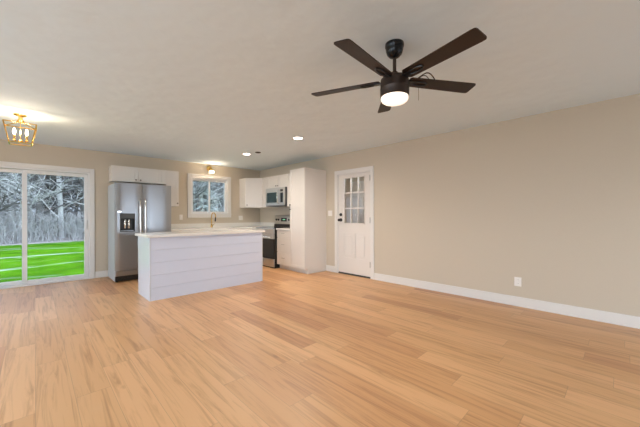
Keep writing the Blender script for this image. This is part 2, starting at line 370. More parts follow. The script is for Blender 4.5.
# enclosed porch beyond the entry door, seen through its lites
PX = 6.4
struct('floor_porch', (WX+T, PX, 2.2, 6.6, -.14, -.02), M_FLOOR)
struct('ceiling_porch', (WX+T, PX+.1, 2.1, 6.7, 2.42, 2.5), M_CEIL)
struct('wall_porch', [(PX, PX+.1, 2.1, 6.7, -.14, 2.42), (WX+T, PX, 2.1, 2.2, -.14, 2.42), (WX+T, PX, 6.6, 6.7, -.14, 2.42)], M_WALL)
d3 = thing('door_3', 'plain white door on the far porch wall', loc=(PX, 4.9, 0), rz=R(-90), kind='structure')
boxo('door_casing', [(-.47, -.40, -.02, 0, -.02, 2.05), (.40, .47, -.02, 0, -.02, 2.05), (-.47, .47, -.02, 0, 2.05, 2.13)], M_TRIM, d3)
boxo('door_slab', [(-.40, .40, -.012, 0, 0, 2.05), (-.30, .30, -.02, -.01, 1.1, 1.9), (-.30, .30, -.02, -.01, .25, .9)], M_TRIM, d3, .002)
for z in (.3, 1.1, 1.85): boxo('hinge', (.385, .405, -.03, -.01, z-.06, z+.06), M_BLACK, d3)
pl = thing('ceiling_light', 'round white ceiling light in the porch beyond the entry door', 'ceiling light', (5.5, 3.3, 2.42))  # lamp out of view, added to brighten what shows through the lites
bm = bmesh.new(); lathe(bm, [(0, -.07), (.08, -.06), (.13, -.03), (.14, 0), (0, 0)], 24); obj('diffuser', bm, M_FANL, pl, True)
point('porch_lamp', pl, (0, 0, -.14), P_PORCH, (.92, .97, 1), .1)

# ------------------------------------------------------------ cabinets
def shaker(name, x0, x1, z0, z1, parent, fr=.055, knob=None, pull=None, th=.019, hm=None):
    """shaker front: the face looks along -y, at y = -th .. 0"""
    g = .0022; x0 += g; x1 -= g; z0 += g; z1 -= g
    bm = bmesh.new()
    for a in ((x0, x0+fr, z0, z1), (x1-fr, x1, z0, z1), (x0+fr, x1-fr, z0, z0+fr), (x0+fr, x1-fr, z1-fr, z1)):
        box(bm, a[0], a[1], -th, 0, a[2], a[3])
    box(bm, x0+fr, x1-fr, -th+.009, -.001, z0+fr, z1-fr)
    d = obj(name, bm, M_CAB, parent)
    if knob:
        bm = bmesh.new(); lathe(bm, [(.006, 0), (.005, .012), (.014, .018), (.015, .026), (0, .030)], 16, Matrix.Translation((knob[0], -th, knob[1])) @ Matrix.Rotation(R(90), 4, 'X'))
        obj('knob', bm, M_KNOB, d, True)
    if pull:
        x, z, w = pull; bm = bmesh.new()
        tube(bm, [(x-w/2, -th-.026, z), (x+w/2, -th-.026, z)], .0055)
        for s in (-1, 1): tube(bm, [(x+s*w*.36, -th, z), (x+s*w*.36, -th-.026, z)], .0045)
        obj('handle', bm, M_NICKEL, d, True)
    return d
def flat_front(name, x0, x1, z0, z1, parent, pull=None, th=.019):
    g = .0022; d = boxo(name, (x0+g, x1-g, -th, 0, z0+g, z1-g), M_CAB, parent, .0025)
    if pull:
        x, z, w = pull; bm = bmesh.new(); tube(bm, [(x-w/2, -th-.026, z), (x+w/2, -th-.026, z)], .0055)
        for s in (-1, 1): tube(bm, [(x+s*w*.36, -th, z), (x+s*w*.36, -th-.026, z)], .0045)
        obj('handle', bm, M_NICKEL, d, True)
    return d
BACK, RIGHT = 0, R(-90)
UZ0, UZ1 = 1.405, 2.165; th = .019
UF = BY-.33+th        # carcass front of the back-wall uppers (door face at BY-.33)
G_UP = 'white wall cabinets'
# over the fridge
c = thing('wall_cabinet', 'low wide white wall cabinet with two doors above the refrigerator', 'cabinet', (1.05, UF, 1.865), BACK)
boxo('body', (0, .95, 0, BY-UF-.001, 0, .30), M_CAB, c, .001)
shaker('door', 0, .435, 0, .30, c, knob=(.395, .045)); shaker('door', .435, .87, 0, .30, c, knob=(.475, .045))
boxo('filler', (.872, .95, -th, 0, .002, .298), M_CAB, c)
c = thing('wall_cabinet', 'narrow white wall cabinet between the refrigerator and the window', 'cabinet', (2.001, UF, UZ0), BACK)
boxo('body', (0, .26, 0, BY-UF-.001, 0, UZ1-UZ0), M_CAB, c, .001); shaker('door', 0, .26, 0, UZ1-UZ0, c, knob=(.225, .06))
# diagonal corner
ax, ay = WX-.635, BY-.31; bx_, by_ = WX-.31, BY-.61; CA = math.atan2(by_-ay, bx_-ax)
c = thing('corner_cabinet', 'white diagonal wall cabinet set in the kitchen corner', 'cabinet', (ax+.001, ay, UZ0), CA)
Lg = math.hypot(bx_-ax, by_-ay)
Mi = (Matrix.Translation((ax, ay, 0)) @ Matrix.Rotation(CA, 4, 'Z')).inverted()
pts = [(Mi @ Vector((x, y, 0)))[:2] for x, y in ((ax, ay), (bx_, by_), (WX-.002, by_), (WX-.002, BY-.002), (ax, BY-.002))]
bm = bmesh.new(); prism(bm, pts, 0, UZ1-UZ0); obj('body', bm, M_CAB, c); shaker('door', .008, Lg-.008, 0, UZ1-UZ0, c, knob=(.05, .06))
# right-wall uppers: local x runs towards the camera
UXF = WX-.33+th
yA, yB, yC, yD = BY-.611, 6.19, 5.43, 4.962
def right_upper(y_far, y_near, z0, label, doors, name='wall_cabinet'):
    c = thing(name, label, 'cabinet', (UXF, y_far, z0), RIGHT); w = y_far-y_near-.001
    boxo('body', (0, w, 0, WX-UXF-.001, 0, UZ1-z0), M_CAB, c, .001)
    for i in range(doors):
        kx = (w*(i+1)/doors-.035) if (i == 0) else (w*i/doors+.035)
        shaker('door', w*i/doors, w*(i+1)/doors, 0, UZ1-z0, c, knob=(kx, .05))
    return c
right_upper(yA, yB, UZ0, 'narrow white wall cabinet between the corner cabinet and the microwave', 1)
right_upper(yB, yC, 1.862, 'short white wall cabinet with two doors above the microwave', 2)
right_upper(yC, yD, UZ0, 'white wall cabinet squeezed between the microwave and the pantry', 1)
# pantry
PF = 3.91+th
c = thing('pantry_cabinet', 'tall white pantry cabinet standing at the end of the kitchen run', 'cabinet', (PF, yD, 0), RIGHT)
w = yD-4.479
boxo('body', [(0, w, 0, WX-PF-.001, .095, UZ1), (0, w-.001, .06, WX-PF-.001, 0, .095)], M_CAB, c, .001)
shaker('door', 0, w, .1, 1.37, c, knob=(.03, 1.325)); shaker('door', 0, w, 1.375, UZ1, c, knob=(.03, 1.42))
# drawer base
c = thing('drawer_cabinet', 'white three-drawer base cabinet between the stove and the pantry', 'cabinet', (3.93+th, 5.462, 0), RIGHT); w = 5.462-yD-.001
boxo('body', [(0, w, 0, WX-3.93-th-.001, .095, .872), (0, w, .06, WX-3.93-th-.001, 0, .095)], M_CAB, c, .001)
for z0, z1 in ((.10, .375), (.38, .70), (.705, .865)): flat_front('drawer', 0, w, z0, z1, c, (w/2, (z0+z1)/2+.02, .10))
# back-wall base cabinets (mostly hidden by the island)
for x0, x1, nd, lab in ((1.99, 2.62, 1, 'white base cabinet beside the refrigerator under the back countertop'), (2.62, 3.53, 2, 'white sink base cabinet under the window'), (3.53, 3.95, 1, 'white base cabinet at the kitchen corner')):
    c = thing('base_cabinet', lab, 'cabinet', (x0, BY-.61, 0), BACK); w = x1-x0-.001
    boxo('body', [(0, w, 0, .608, .095, .872), (0, w, .06, .608, 0, .095)], M_CAB, c, .001)
    for i in range(nd):
        shaker('door', w*i/nd, w*(i+1)/nd, .10, .70, c, knob=(w*(i+.5)/nd, .66)); flat_front('drawer', w*i/nd, w*(i+1)/nd, .705, .865, c, (w*(i+.5)/nd, .79, .12))
c = thing('base_cabinet', 'white corner base cabinet beside the stove', 'cabinet', (3.95, 6.232, 0), 0)
boxo('body', (.002, WX-3.95-.002, .002, BY-6.232-.002, 0, .872), M_CAB, c)

# ------------------------------------------------------------ worktops
bm = bmesh.new(); cz0, cz1 = .873, .912
box(bm, 1.975, 2.72, BY-.64, BY-.002, cz0, cz1); box(bm, 3.44, WX-.002, BY-.64, BY-.002, cz0, cz1)
box(bm, 2.72, 3.44, BY-.64, BY-.53, cz0, cz1); box(bm, 2.72, 3.44, BY-.15, BY-.002, cz0, cz1)
box(bm, 3.90, WX-.002, 6.232, BY-.64, cz0, cz1)
kt = tag(obj('kitchen_countertop', bm, M_QUARTZ), 'white stone countertop running below the window along the back wall', 'countertop')
boxo('backsplash', [(1.975, WX-.002, BY-.02, BY-.002, cz1, cz1+.10), (WX-.02, WX-.002, 6.232, BY-.02, cz1, cz1+.10)], M_QUARTZ, kt, .002)
dt = boxo('small_countertop', (3.905, WX-.022, yD+.001, 5.461, cz0, cz1), M_QUARTZ, None, .003)
tag(dt, 'short white countertop over the drawers beside the stove', 'countertop')
boxo('backsplash', (WX-.02, WX-.002, yD+.001, 5.461, cz1, cz1+.10), M_QUARTZ, dt, .002)
# sink
bm = bmesh.new()
for a in ((2.73, 3.43, BY-.52, BY-.16, .68, .69), (2.725, 2.735, BY-.525, BY-.155, .68, .872), (3.425, 3.435, BY-.525, BY-.155, .68, .872), (2.73, 3.43, BY-.528, BY-.518, .68, .872), (2.73, 3.43, BY-.162, BY-.152, .68, .872)): box(bm, *a)
tag(obj('kitchen_sink', bm, M_STEEL), 'undermount steel sink sunk in the countertop below the window', 'sink')
# faucet
f = thing('kitchen_faucet', 'brass gooseneck faucet with dark spray tip in front of the window', 'faucet', (3.09, BY-.11, cz1), R(8))
bm = bmesh.new(); lathe(bm, [(0, 0), (.028, 0), (.028, .008), (.022, .014), (.020, .07), (.016, .085), (0, .085)], 20); obj('base', bm, M_BRASS, f, True)
pth = [(0, 0, .08), (0, 0, .27)]+[(0, -.085+.085*math.cos(R(t_)), .27+.085*math.sin(R(t_))) for t_ in range(15, 196, 15)]
bm = bmesh.new(); tube(bm, pth, .0115, 12); obj('spout', bm, M_BRASS, f, True)
e_ = Vector(pth[-1]); bm = bmesh.new(); tube(bm, [e_, e_+Vector((0, .004, -.03)), e_+Vector((0, .012, -.10))], [.013, .015, .017], 12); obj('spray_head', bm, M_BLACK, f, True)
bm = bmesh.new(); tube(bm, [(.018, 0, .05), (.04, 0, .055), (.075, 0, .09)], [.008, .008, .006], 10); obj('handle', bm, M_BRASS, f, True)

# ------------------------------------------------------------ island
IX0, IX1, IY0, IY1 = 1.145, 2.99, 4.60, 5.24
isl = thing('kitchen_island', 'white kitchen island clad in horizontal shiplap boards', 'kitchen island', ((IX0+IX1)/2, (IY0+IY1)/2, 0))
hx, hy = (IX1-IX0)/2, (IY1-IY0)/2; IT = .888
boxo('body', (-hx+.02, hx-.02, -hy+.014, hy-.02, 0, IT), M_CAB, isl)
bm = bmesh.new(); nb = 5; bh = IT/nb
for i in range(nb): box(bm, -hx+.0195, hx-.0195, -hy, -hy+.014, i*bh+(.0012 if i else 0), (i+1)*bh-.0012, .001)
obj('shiplap_front', bm, M_ISL, isl)
boxo('end_panel', (-hx, -hx+.019, -hy-.001, hy-.02, 0, IT), M_PANEL, isl, .002)
boxo('end_panel', (hx-.019, hx, -hy-.001, hy-.02, 0, IT), M_PANEL, isl, .002)
for i in range(3):
    w = (IX1-IX0)/3
    for q in (shaker('door', i*w+.01, (i+1)*w-.01, .1, .70, isl, knob=((i+.85)*w, .64)), flat_front('drawer', i*w+.01, (i+1)*w-.01, .705, .87, isl, ((i+.5)*w, .79, .12))):
        q.location = (hx, hy-.02, 0); q.rotation_euler = (0, 0, R(180))
ct = boxo('island_countertop', (IX0-.035, IX1+.035, IY0-.035, IY1+.03, IT+.001, IT+.041), M_QUARTZ, None, .004)
tag(ct, 'white stone countertop lying on the shiplap island', 'countertop')

# ------------------------------------------------------------ refrigerator
FX0, FX1, FY = 1.015, 1.95, 6.265
fr = thing('refrigerator', 'stainless steel side-by-side refrigerator with ice dispenser', 'refrigerator', (FX0, FY, 0))
w = FX1-FX0; fz = 1.79; dg = .425
boxo('body', (.004, w-.004, .065, .70, .02, fz-.01), M_FSIDE, fr, .004)
def fridge_door(x0, x1, z0, z1, hole=None):
    """slightly crowned steel door, with a real recess when hole is given"""
    xs = [x0+(x1-x0)*i/12 for i in range(13)]; zs = [z0, z1]
    if hole: xs = sorted(set([x for x in xs if not (abs(x-hole[0]) < .01 or abs(x-hole[1]) < .01)]+[hole[0], hole[1]])); zs = [z0, hole[2], hole[3], z1]
    bm = bmesh.new(); cx = (x0+x1)/2; hwid = (x1-x0)/2
    def yy(x): u = (x-cx)/hwid; return -.016*(1-u**4)
    gridv = [[bm.verts.new((x, yy(x), z)) for x in xs] for z in zs]
    for r in range(len(zs)-1):
        for i in range(len(xs)-1):
            if hole and r == 1 and hole[0]-1e-4 <= xs[i] and xs[i+1] <= hole[1]+1e-4: continue
            bm.faces.new((gridv[r][i], gridv[r][i+1], gridv[r+1][i+1], gridv[r+1][i]))
    bk = {k: bm.verts.new((x, .062, z)) for k, (x, z) in {'a': (x0, z0), 'b': (x1, z0), 'c': (x1, z1), 'd': (x0, z1)}.items()}
    bm.faces.new(gridv[0][::-1]+[bk['a'], bk['b']]); bm.faces.new(gridv[-1]+[bk['c'], bk['d']])
    bm.faces.new([g[0] for g in gridv]+[bk['d'], bk['a']]); bm.faces.new([g[-1] for g in gridv][::-1]+[bk['b'], bk['c']])
    bm.faces.new((bk['a'], bk['b'], bk['c'], bk['d']))
    return obj('door', bm, M_STEEL, fr, True)
hole = (.075, .305, .91, 1.24)
dl = fridge_door(.002, dg-.003, .215, fz, hole); dr = fridge_door(dg+.003, w-.002, .215, fz)
bm = bmesh.new(); x0, x1, z0, z1 = hole
for a in ((x0, x1, .055, .06, z0, z1), (x0, x0+.008, -.018, .06, z0, z1), (x1-.008, x1, -.018, .06, z0, z1), (x0, x1, -.018, .06, z0, z0+.012), (x0, x1, -.018, .06, z1-.012, z1)): box(bm, *a)
ds = obj('ice_dispenser', bm, M_BLACK, dl)
boxo('control_panel', (x0+.008, x1-.008, -.021, .04, z1-.09, z1-.006), M_DGREY, ds, .003)
boxo('drip_tray', (x0+.02, x1-.02, -.012, .05, z0+.012, z0+.022), M_STEEL, ds)
bm = bmesh.new()
for q in (.085, .145): lathe(bm, [(.022, -.05), (.02, -.01), (.012, 0), (0, 0)], 14, Matrix.Translation((x0+q, .02, z1-.10)))
box(bm, x0+.07, x0+.10, .03, .04, z0+.06, z1-.12, .004); box(bm, x0+.13, x0+.16, .03, .04, z0+.06, z1-.12, .004)
obj('dispenser_lever', bm, M_CHROME, ds, True)
boxo('bezel', [(.035, x0, -.0235, -.012, z0-.03, z1+.06), (x0, x1, -.0235, -.014, z1, z1+.06), (x1, x1+.02, -.0235, -.012, z0-.03, z1+.06), (x0, x1, -.0235, -.014, z0-.03, z0)], M_STEEL, dl, .002)
# small oval brand badge with a looping dark script mark
bm = bmesh.new(); lathe(bm, [(0, 0), (.028, 0), (.028, .002), (0, .002)], 24, Matrix.Translation((.065, -.0235, 1.27)) @ Matrix.Rotation(R(90), 4, 'X') @ Matrix.Diagonal((1, .45, 1, 1))); lg = obj('badge', bm, M_CHROME, dl)
bm = bmesh.new(); tube(bm, [(.065+.02*math.cos(t*.5)*(1-.03*t), -.0262, 1.27+.008*math.sin(t*1.0)) for t in range(13)], .0012, 5); obj('badge_script', bm, M_DGREY, lg)
for hxp, dd in ((dg-.042, dl), (dg+.042, dr)):
    bm = bmesh.new(); tube(bm, [(hxp, -.015, .60), (hxp, -.055, .63), (hxp, -.065, .75), (hxp, -.068, 1.05), (hxp, -.065, 1.36), (hxp, -.055, 1.47), (hxp, -.015, 1.50)], [.016, .014, .0125, .0125, .0125, .014, .017], 12); obj('handle', bm, M_CHROME, dd, True)
boxo('kick_panel', (.01, w-.01, .02, .064, .115, .205), M_STEEL, fr, .006)
boxo('grille', [(.01, w-.01, .03, .064, .022, .11)]+[(.02, w-.02, .024, .03, .03+k*.016, .038+k*.016) for k in range(5)], M_BLACK, fr)
for fx in (.05, w-.05):
    for fy in (.12, .62):
        bm = bmesh.new(); lathe(bm, [(0, 0), (.02, 0), (.02, .02), (0, .02)], 12, Matrix.Translation((fx, fy, 0))); obj('foot', bm, M_BLACK, fr)

# ------------------------------------------------------------ range
RXF, ry0, ry1 = 3.855, 5.472, 6.23
st = thing('electric_range', 'stainless steel stove with black oven window beside the drawers', 'stove', (RXF, ry1, 0), RIGHT)
w = ry1-ry0-.002; dep = WX-.025-RXF
boxo('body', (0, w, .03, dep, .0, .90), M_BLACK, st, .003)
boxo('cooktop', (0, w, .01, dep-.10, .901, .915), M_BGLASS, st, .004)
for bx, by, br in ((.2, .17, .09), (.56, .17, .075), (.2, .40, .075), (.56, .40, .10)):
    bm = bmesh.new(); lathe(bm, [(br-.004, .9152), (br, .9157), (br-.008, .9157)], 28, Matrix.Translation((bx, by, 0))); obj('burner_ring', bm, M_DGREY, st)
od = boxo('oven_door', (0.004, w-.004, -.005, .03, .665, .77), M_SILVER, st, .003)
boxo('door_rail', (0.004, w-.004, -.005, .03, .195, .210), M_SILVER, od, .002)
boxo('oven_window', (.004, w-.004, -.004, .028, .212, .663), M_BGLASS, od)
bm = bmesh.new(); tube(bm, [(.06, -.05, .70), (w-.06, -.05, .70)], .012, 12)
for q in (.08, w-.08): tube(bm, [(q, -.005, .70), (q, -.05, .70)], .009)
obj('handle', bm, M_CHROME, od, True)
boxo('front_trim', (.002, w-.002, -.002, .03, .775, .90), M_SILVER, st, .004)
sd = boxo('storage_drawer', (.004, w-.004, -.004, .03, .03, .19), M_SILVER, st, .004)
bm = bmesh.new()
zb0, zb1 = .915, 1.20
vs_ = [(dep-.105, .915), (dep-.075, zb1-.02), (dep-.06, zb1), (dep, zb1), (dep, .915)]
A = [bm.verts.new((0, y, z)) for y, z in vs_]; B = [bm.verts.new((w, y, z)) for y, z in vs_]; bm.faces.new(A); bm.faces.new(B[::-1])
for i in range(5): bm.faces.new((A[i], A[(i+1) % 5], B[(i+1) % 5], B[i]))
bgd = obj('backguard', bm, M_SILVER, st)
def on_guard(z): return dep-.105+.03*(z-.915)/(zb1-.02-.915)
def guard_patch(x0, x1, z0, z1, t, nm, m):
    bm = bmesh.new(); q = []
    for off in (t, 0):
        for x, z in ((x0, z0), (x1, z0), (x1, z1), (x0, z1)): q.append(bm.verts.new((x, on_guard(z)-off, z)))
    for fce in ((0,1,2,3),(7,6,5,4),(0,4,5,1),(1,5,6,2),(2,6,7,3),(3,7,4,0)): bm.faces.new([q[i] for i in fce])
    return obj(nm, bm, m, bgd)
guard_patch(0, w, .916, .985, .003, 'lower_panel', M_BLACK)
guard_patch(.27, .50, 1.05, 1.14, .003, 'display', M_BLACK)
M_DIG = emis('green digits', (.35, .9, .6), 1.0)
for x in (.345, .365, .395, .415): guard_patch(x, x+.012, 1.085, 1.11, .0035, 'display_digit', M_DIG)
for x in (.08, .17, .59, .68):
    bm = bmesh.new(); lathe(bm, [(.026, -.004), (.026, .004), (.020, .022), (0, .024)], 20, Matrix.Translation((x, on_guard(1.09), 1.09)) @ Matrix.Rotation(R(90-6), 4, 'X')); obj('knob', bm, M_BLACK, bgd, True)

# ------------------------------------------------------------ microwave
MX = 4.12
mw = thing('microwave', 'stainless steel over-the-range microwave mounted above the stove', 'microwave', (MX, yB-.004, 1.42), RIGHT)
w = yB-yC-.008; h = 1.86-1.42
boxo('body', (0, w, .03, WX-MX-.002, 0, h), M_DGREY, mw, .003)
md = boxo('door', [(.002, .57, 0, .03, h-.11, h-.002), (.002, .57, 0, .03, .02, .085), (.002, .045, 0, .03, .085, h-.11), (.50, .57, 0, .03, .085, h-.11)], M_SILVER, mw, .002)
boxo('door_window', (.045, .50, .003, .028, .085, h-.11), M_MWGLASS, md)
bm = bmesh.new(); tube(bm, [(.54, 0, .06), (.54, -.04, .08), (.54, -.048, h/2), (.54, -.04, h-.08), (.54, 0, h-.06)], .011, 10); obj('handle', bm, M_CHROME, md, True)
cp = boxo('control_panel', (.572, w-.002, 0, .03, .02, h-.002), M_SILVER, mw, .002)
boxo('keypad', (.60, w-.05, -.002, .001, .08, h-.13), M_BGLASS, cp)
boxo('display', (.60, w-.05, -.002, .001, h-.10, h-.05), M_BLACK, cp)
boxo('vent_strip', (.002, w-.002, .004, .03, 0, .018), M_DGREY, mw)

# ------------------------------------------------------------ wall plates
def plate(name, label, cat, loc, rz, gangs, kind, w1=.072):
    t = thing(name, label, cat, loc, rz); wd = w1+.046*(gangs-1)
    boxo('cover_plate', (-wd/2, wd/2, -.006, 0, -.058, .058), M_PLATE, t, .002)
    for g in range(gangs):
        x = (g-(gangs-1)/2)*.046
        if kind == 'outlet':
            for z in (-.024, .024):
                bm = bmesh.new(); lathe(bm, [(.0165, -.008), (.0165, 0), (0, -.0)][::-1], 20, Matrix.Translation((x, 0, z)) @ Matrix.Rotation(R(-90), 4, 'X') @ Matrix.Diagonal((1, .85, 1, 1)))
                bmesh.ops.recalc_face_normals(bm, faces=bm.faces)
                box(bm, x-.0165, x+.0165, -.0085, -.002, z-.013, z+.013, .002)
                s = obj('socket', bm, M_PLATE, t)
                boxo('slot', [(x-.008, x-.006, -.0092, -.008, z-.002, z+.007), (x+.006, x+.008, -.0092, -.008, z-.002, z+.007)], M_DGREY, s)
        else:
            boxo('rocker', (x-.016, x+.016, -.010, -.003, -.033, .033), M_PLATE, t, .002)
    return t
plate('wall_outlet', 'white outlet low on the long beige wall above the baseboard', 'outlet', (WX, .965, .32), RIGHT, 1, 'outlet', .078)
plate('wall_outlet', 'white outlet on the back wall between refrigerator and window', 'outlet', (2.415, BY, 1.165), BACK, 1, 'outlet')
plate('wall_outlet', 'wide white outlet plate on the back wall right of the window', 'outlet', (3.93, BY, 1.135), BACK, 2, 'outlet')
plate('light_switch', 'white double light switch beside the entry door', 'light switch', (WX, 4.36, 1.24), RIGHT, 2, 'switch')

# ------------------------------------------------------------ ceiling fixtures
def can(x, y, label):
    t = thing('recessed_light', label, 'ceiling light', (x, y, CEIL), 0, None)
    bm = bmesh.new(); lathe(bm, [(.070, -.001), (.073, -.006), (.095, -.004), (.097, 0), (.070, 0)], 36); obj('trim_ring', bm, M_PLATE, t, True)
    bm = bmesh.new(); lathe(bm, [(0, -.003), (.069, -.003), (.069, -.0005), (0, -.0005)], 32); obj('lens', bm, M_CAN, t)
    l = bpy.data.lights.new('can_lamp', 'SPOT'); l.energy = P_CAN*4; l.color = SOFT; l.spot_size = R(165); l.spot_blend = .9; l.shadow_soft_size = .06
    o = bpy.data.objects.new('can_lamp', l); o.parent = t; o.location = (0, 0, -.02); C.objects.link(o)
can(3.08, 3.69, 'round recessed ceiling light nearest the fan, farther from the kitchen corner')
can(3.11, 5.36, 'round recessed ceiling light beside the small dark ceiling disc')
t = thing('ceiling_disc', 'small dark round disc on the ceiling beside a recessed light', 'ceiling disc', (3.19, 5.06, CEIL))
bm = bmesh.new(); lathe(bm, [(0, -.014), (.045, -.013), (.056, -.006), (.058, 0), (0, 0)], 28); obj('cover', bm, M_BRONZE, t, True)
bm = bmesh.new(); lathe(bm, [(.020, -.016), (.024, -.0165), (.024, -.012)], 24); obj('ring', bm, M_DGREY, t, True)

# sconce over the window
sc = thing('wall_sconce', 'brass wall sconce with glowing glass shade above the kitchen window', 'wall light', (3.08, BY, 2.355))
bm = bmesh.new(); lathe(bm, [(0, 0), (.068, 0), (.068, .012), (.052, .024), (0, .026)], 28, Matrix.Rotation(R(90), 4, 'X')); obj('backplate', bm, M_BRASS, sc, True)
bm = bmesh.new(); tube(bm, [(0, -.02, 0), (0, -.07, .02), (0, -.115, .015), (0, -.13, -.02)], .009, 10); obj('arm', bm, M_BRASS, sc, True)
bm = bmesh.new(); lathe(bm, [(0, .0), (.02, -.002), (.044, -.016), (.046, -.05), (.040, -.05), (0, -.03)], 24, Matrix.Translation((0, -.13, -.01))); obj('socket_cap', bm, M_BRASS, sc, True)
bm = bmesh.new(); lathe(bm, [(.034, -.04), (.052, -.055), (.066, -.085), (.068, -.12), (.064, -.12), (.049, -.06), (.032, -.045)], 28, Matrix.Translation((0, -.13, -.01))); obj('shade', bm, M_SHADE, sc, True)
bm = bmesh.new(); lathe(bm, [(0, -.115), (.018, -.108), (.024, -.095), (.018, -.07), (.012, -.045), (0, -.045)], 16, Matrix.Translation((0, -.13, -.01))); obj('bulb', bm, M_BULB, sc, True)
point('sconce_lamp', sc, (0, -.20, -.10), P_SCONCE, WARM, .04)

# brass lantern
LZ = -CEIL
ln = thing('ceiling_lantern', 'brass open-frame lantern with candle bulbs near the sliding door', 'ceiling light', (-.125, 5.20, CEIL))
bm = bmesh.new(); lathe(bm, [(0, 0), (.062, 0), (.062, -.012), (.052, -.018), (.022, -.028), (.018, -.05), (.034, -.085), (.012, -.10), (0, -.10)], 24); obj('canopy', bm, M_BRASS, ln, True)
ta, tb_, z1, z0 = .142, .098, -.13, -.362
bm = bmesh.new(); w = .011
TP = [(-ta, -ta, z1), (ta, -ta, z1), (ta, ta, z1), (-ta, ta, z1)]; BP = [(-tb_, -tb_, z0), (tb_, -tb_, z0), (tb_, tb_, z0), (-tb_, tb_, z0)]
for i in range(4):
    j = (i+1) % 4; bar(bm, TP[i], TP[j], w); bar(bm, BP[i], BP[j], w); bar(bm, TP[i], BP[i], w)
    bar(bm, TP[i], (0, 0, -.09), w*.7)
obj('frame', bm, M_BRASS, ln)
bm = bmesh.new(); tube(bm, [(0, 0, -.09), (0, 0, -.33)], .004, 8); lathe(bm, [(0, -.35), (.018, -.345), (.024, -.325), (.010, -.31), (0, -.31)], 16)
for s in (-1, 1): tube(bm, [(0, 0, -.325), (s*.03, 0, -.345), (s*.055, 0, -.325)], .005, 8)
obj('arms', bm, M_BRASS, ln, True)
for s in (-1, 1):
    bm = bmesh.new(); lathe(bm, [(0, -.33), (.016, -.33), (.018, -.322), (.010, -.315), (.010, -.255), (0, -.255)], 14, Matrix.Translation((s*.055, 0, 0))); cs = obj('candle_sleeve', bm, M_BRASS, ln, True)
    bm = bmesh.new(); lathe(bm, [(0, -.255), (.009, -.253), (.016, -.23), (.014, -.205), (.005, -.175), (0, -.17)], 14, Matrix.Translation((s*.055, 0, 0))); obj('bulb', bm, M_BULB, cs, True)
    point('lantern_lamp', ln, (s*.055, -.03, -.21), P_LAN, WARM, .03)

# ------------------------------------------------------------ ceiling fan
fan = thing('ceiling_fan', 'dark bronze five-blade ceiling fan with lit round lamp', 'ceiling fan', (1.908, 1.175, CEIL), R(12.7-44.089))
def fl(name, prof, m, sm=True, par=None, seg=40):
    bm = bmesh.new(); lathe(bm, prof, seg); return obj(name, bm, m, par or fan, sm)
fl('canopy', [(0, 0), (.067, 0), (.068, -.006), (.068, -.022), (.064, -.028), (.062, -.05), (.054, -.075), (.038, -.094), (.022, -.102), (.014, -.106), (0, -.106)], mat('black satin metal', (.012, .012, .013), .25, .4))
fl('downrod', [(.0125, -.10), (.0125, -.225)], M_BRONZE)
hs = fl('motor_housing', [(0, -.205), (.022, -.208), (.027, -.225), (.055, -.24), (.088, -.25), (.100, -.262), (.1035, -.285), (.1035, -.325), (.1045, -.327), (.1045, -.333), (.1035, -.335), (.1035, -.385), (.098, -.392), (0, -.392)], M_BRONZE)
fl('light_globe', [(.097, -.388), (.099, -.402), (.094, -.418), (.078, -.430), (.045, -.438), (0, -.440)], M_FANL)
fl_ = bpy.data.lights.new('fan_lamp', 'SPOT'); fl_.energy = P_FAN; fl_.color = (1, .91, .81); fl_.spot_size = R(172); fl_.spot_blend = .6; fl_.shadow_soft_size = .09
fo = bpy.data.objects.new('fan_lamp', fl_); fo.parent = fan; fo.location = (0, 0, -.45); C.objects.link(fo)
BZ = -.268
for k in range(5):
    ang = 2*math.pi*k/5
    Mx = Matrix.Rotation(ang, 4, 'Z') @ Matrix.Translation((0, 0, BZ)) @ Matrix.Rotation(R(-11), 4, 'X')
    bm = bmesh.new()
    # outline: width grows outwards, rounded corners at the tip
    r0, r1, w0, w1_ = .120, .655, .050, .060
    pts = [(r0, -w0), (r1-.03, -w1_), (r1-.008, -w1_+.002), (r1-.001, -w1_+.009), (r1+.002, -w1_+.02), (r1+.002, w1_-.02), (r1-.001, w1_-.009), (r1-.008, w1_-.002), (r1-.03, w1_), (r0, w0), (r0-.012, w0-.012), (r0-.012, -w0+.012)]
    prism(bm, pts, -.0035, .0035); bmesh.ops.transform(bm, matrix=Mx, verts=bm.verts)
    b = obj('blade', bm, M_BLADE, fan)
    # blade iron: arm widening to an open oval loop screwed under the blade
    bm = bmesh.new()
    bar(bm, (.085, 0, -.008), (.15, 0, -.009), .05, .007)
    loop = [(.20+.06*math.cos(a)*(1.0), .022*math.sin(a), -.0085) for a in [2*math.pi*i/20 for i in range(21)]]
    tube(bm, loop, .0055, 6, False)
    bmesh.ops.transform(bm, matrix=Mx, verts=bm.verts)
    obj('blade_iron', bm, M_BLACK, b)
# pull chain tossed over one blade
def chain_arc(x0, x1, y, h): return [(x0+(x1-x0)*t, y, BZ+.006+h*math.sin(math.pi*t**1.5)) for t in [i/12 for i in range(13)]]
bm = bmesh.new()
tube(bm, chain_arc(.14, .325, -.03, .062), .004, 6)
tube(bm, chain_arc(.15, .285, -.02, .045), .003, 6)
tube(bm, [(.235, .064, BZ+.012), (.24, .072, BZ-.03), (.24, .072, BZ-.10)], .0015, 6)
obj('pull_chain', bm, M_BRONZE, fan, True)

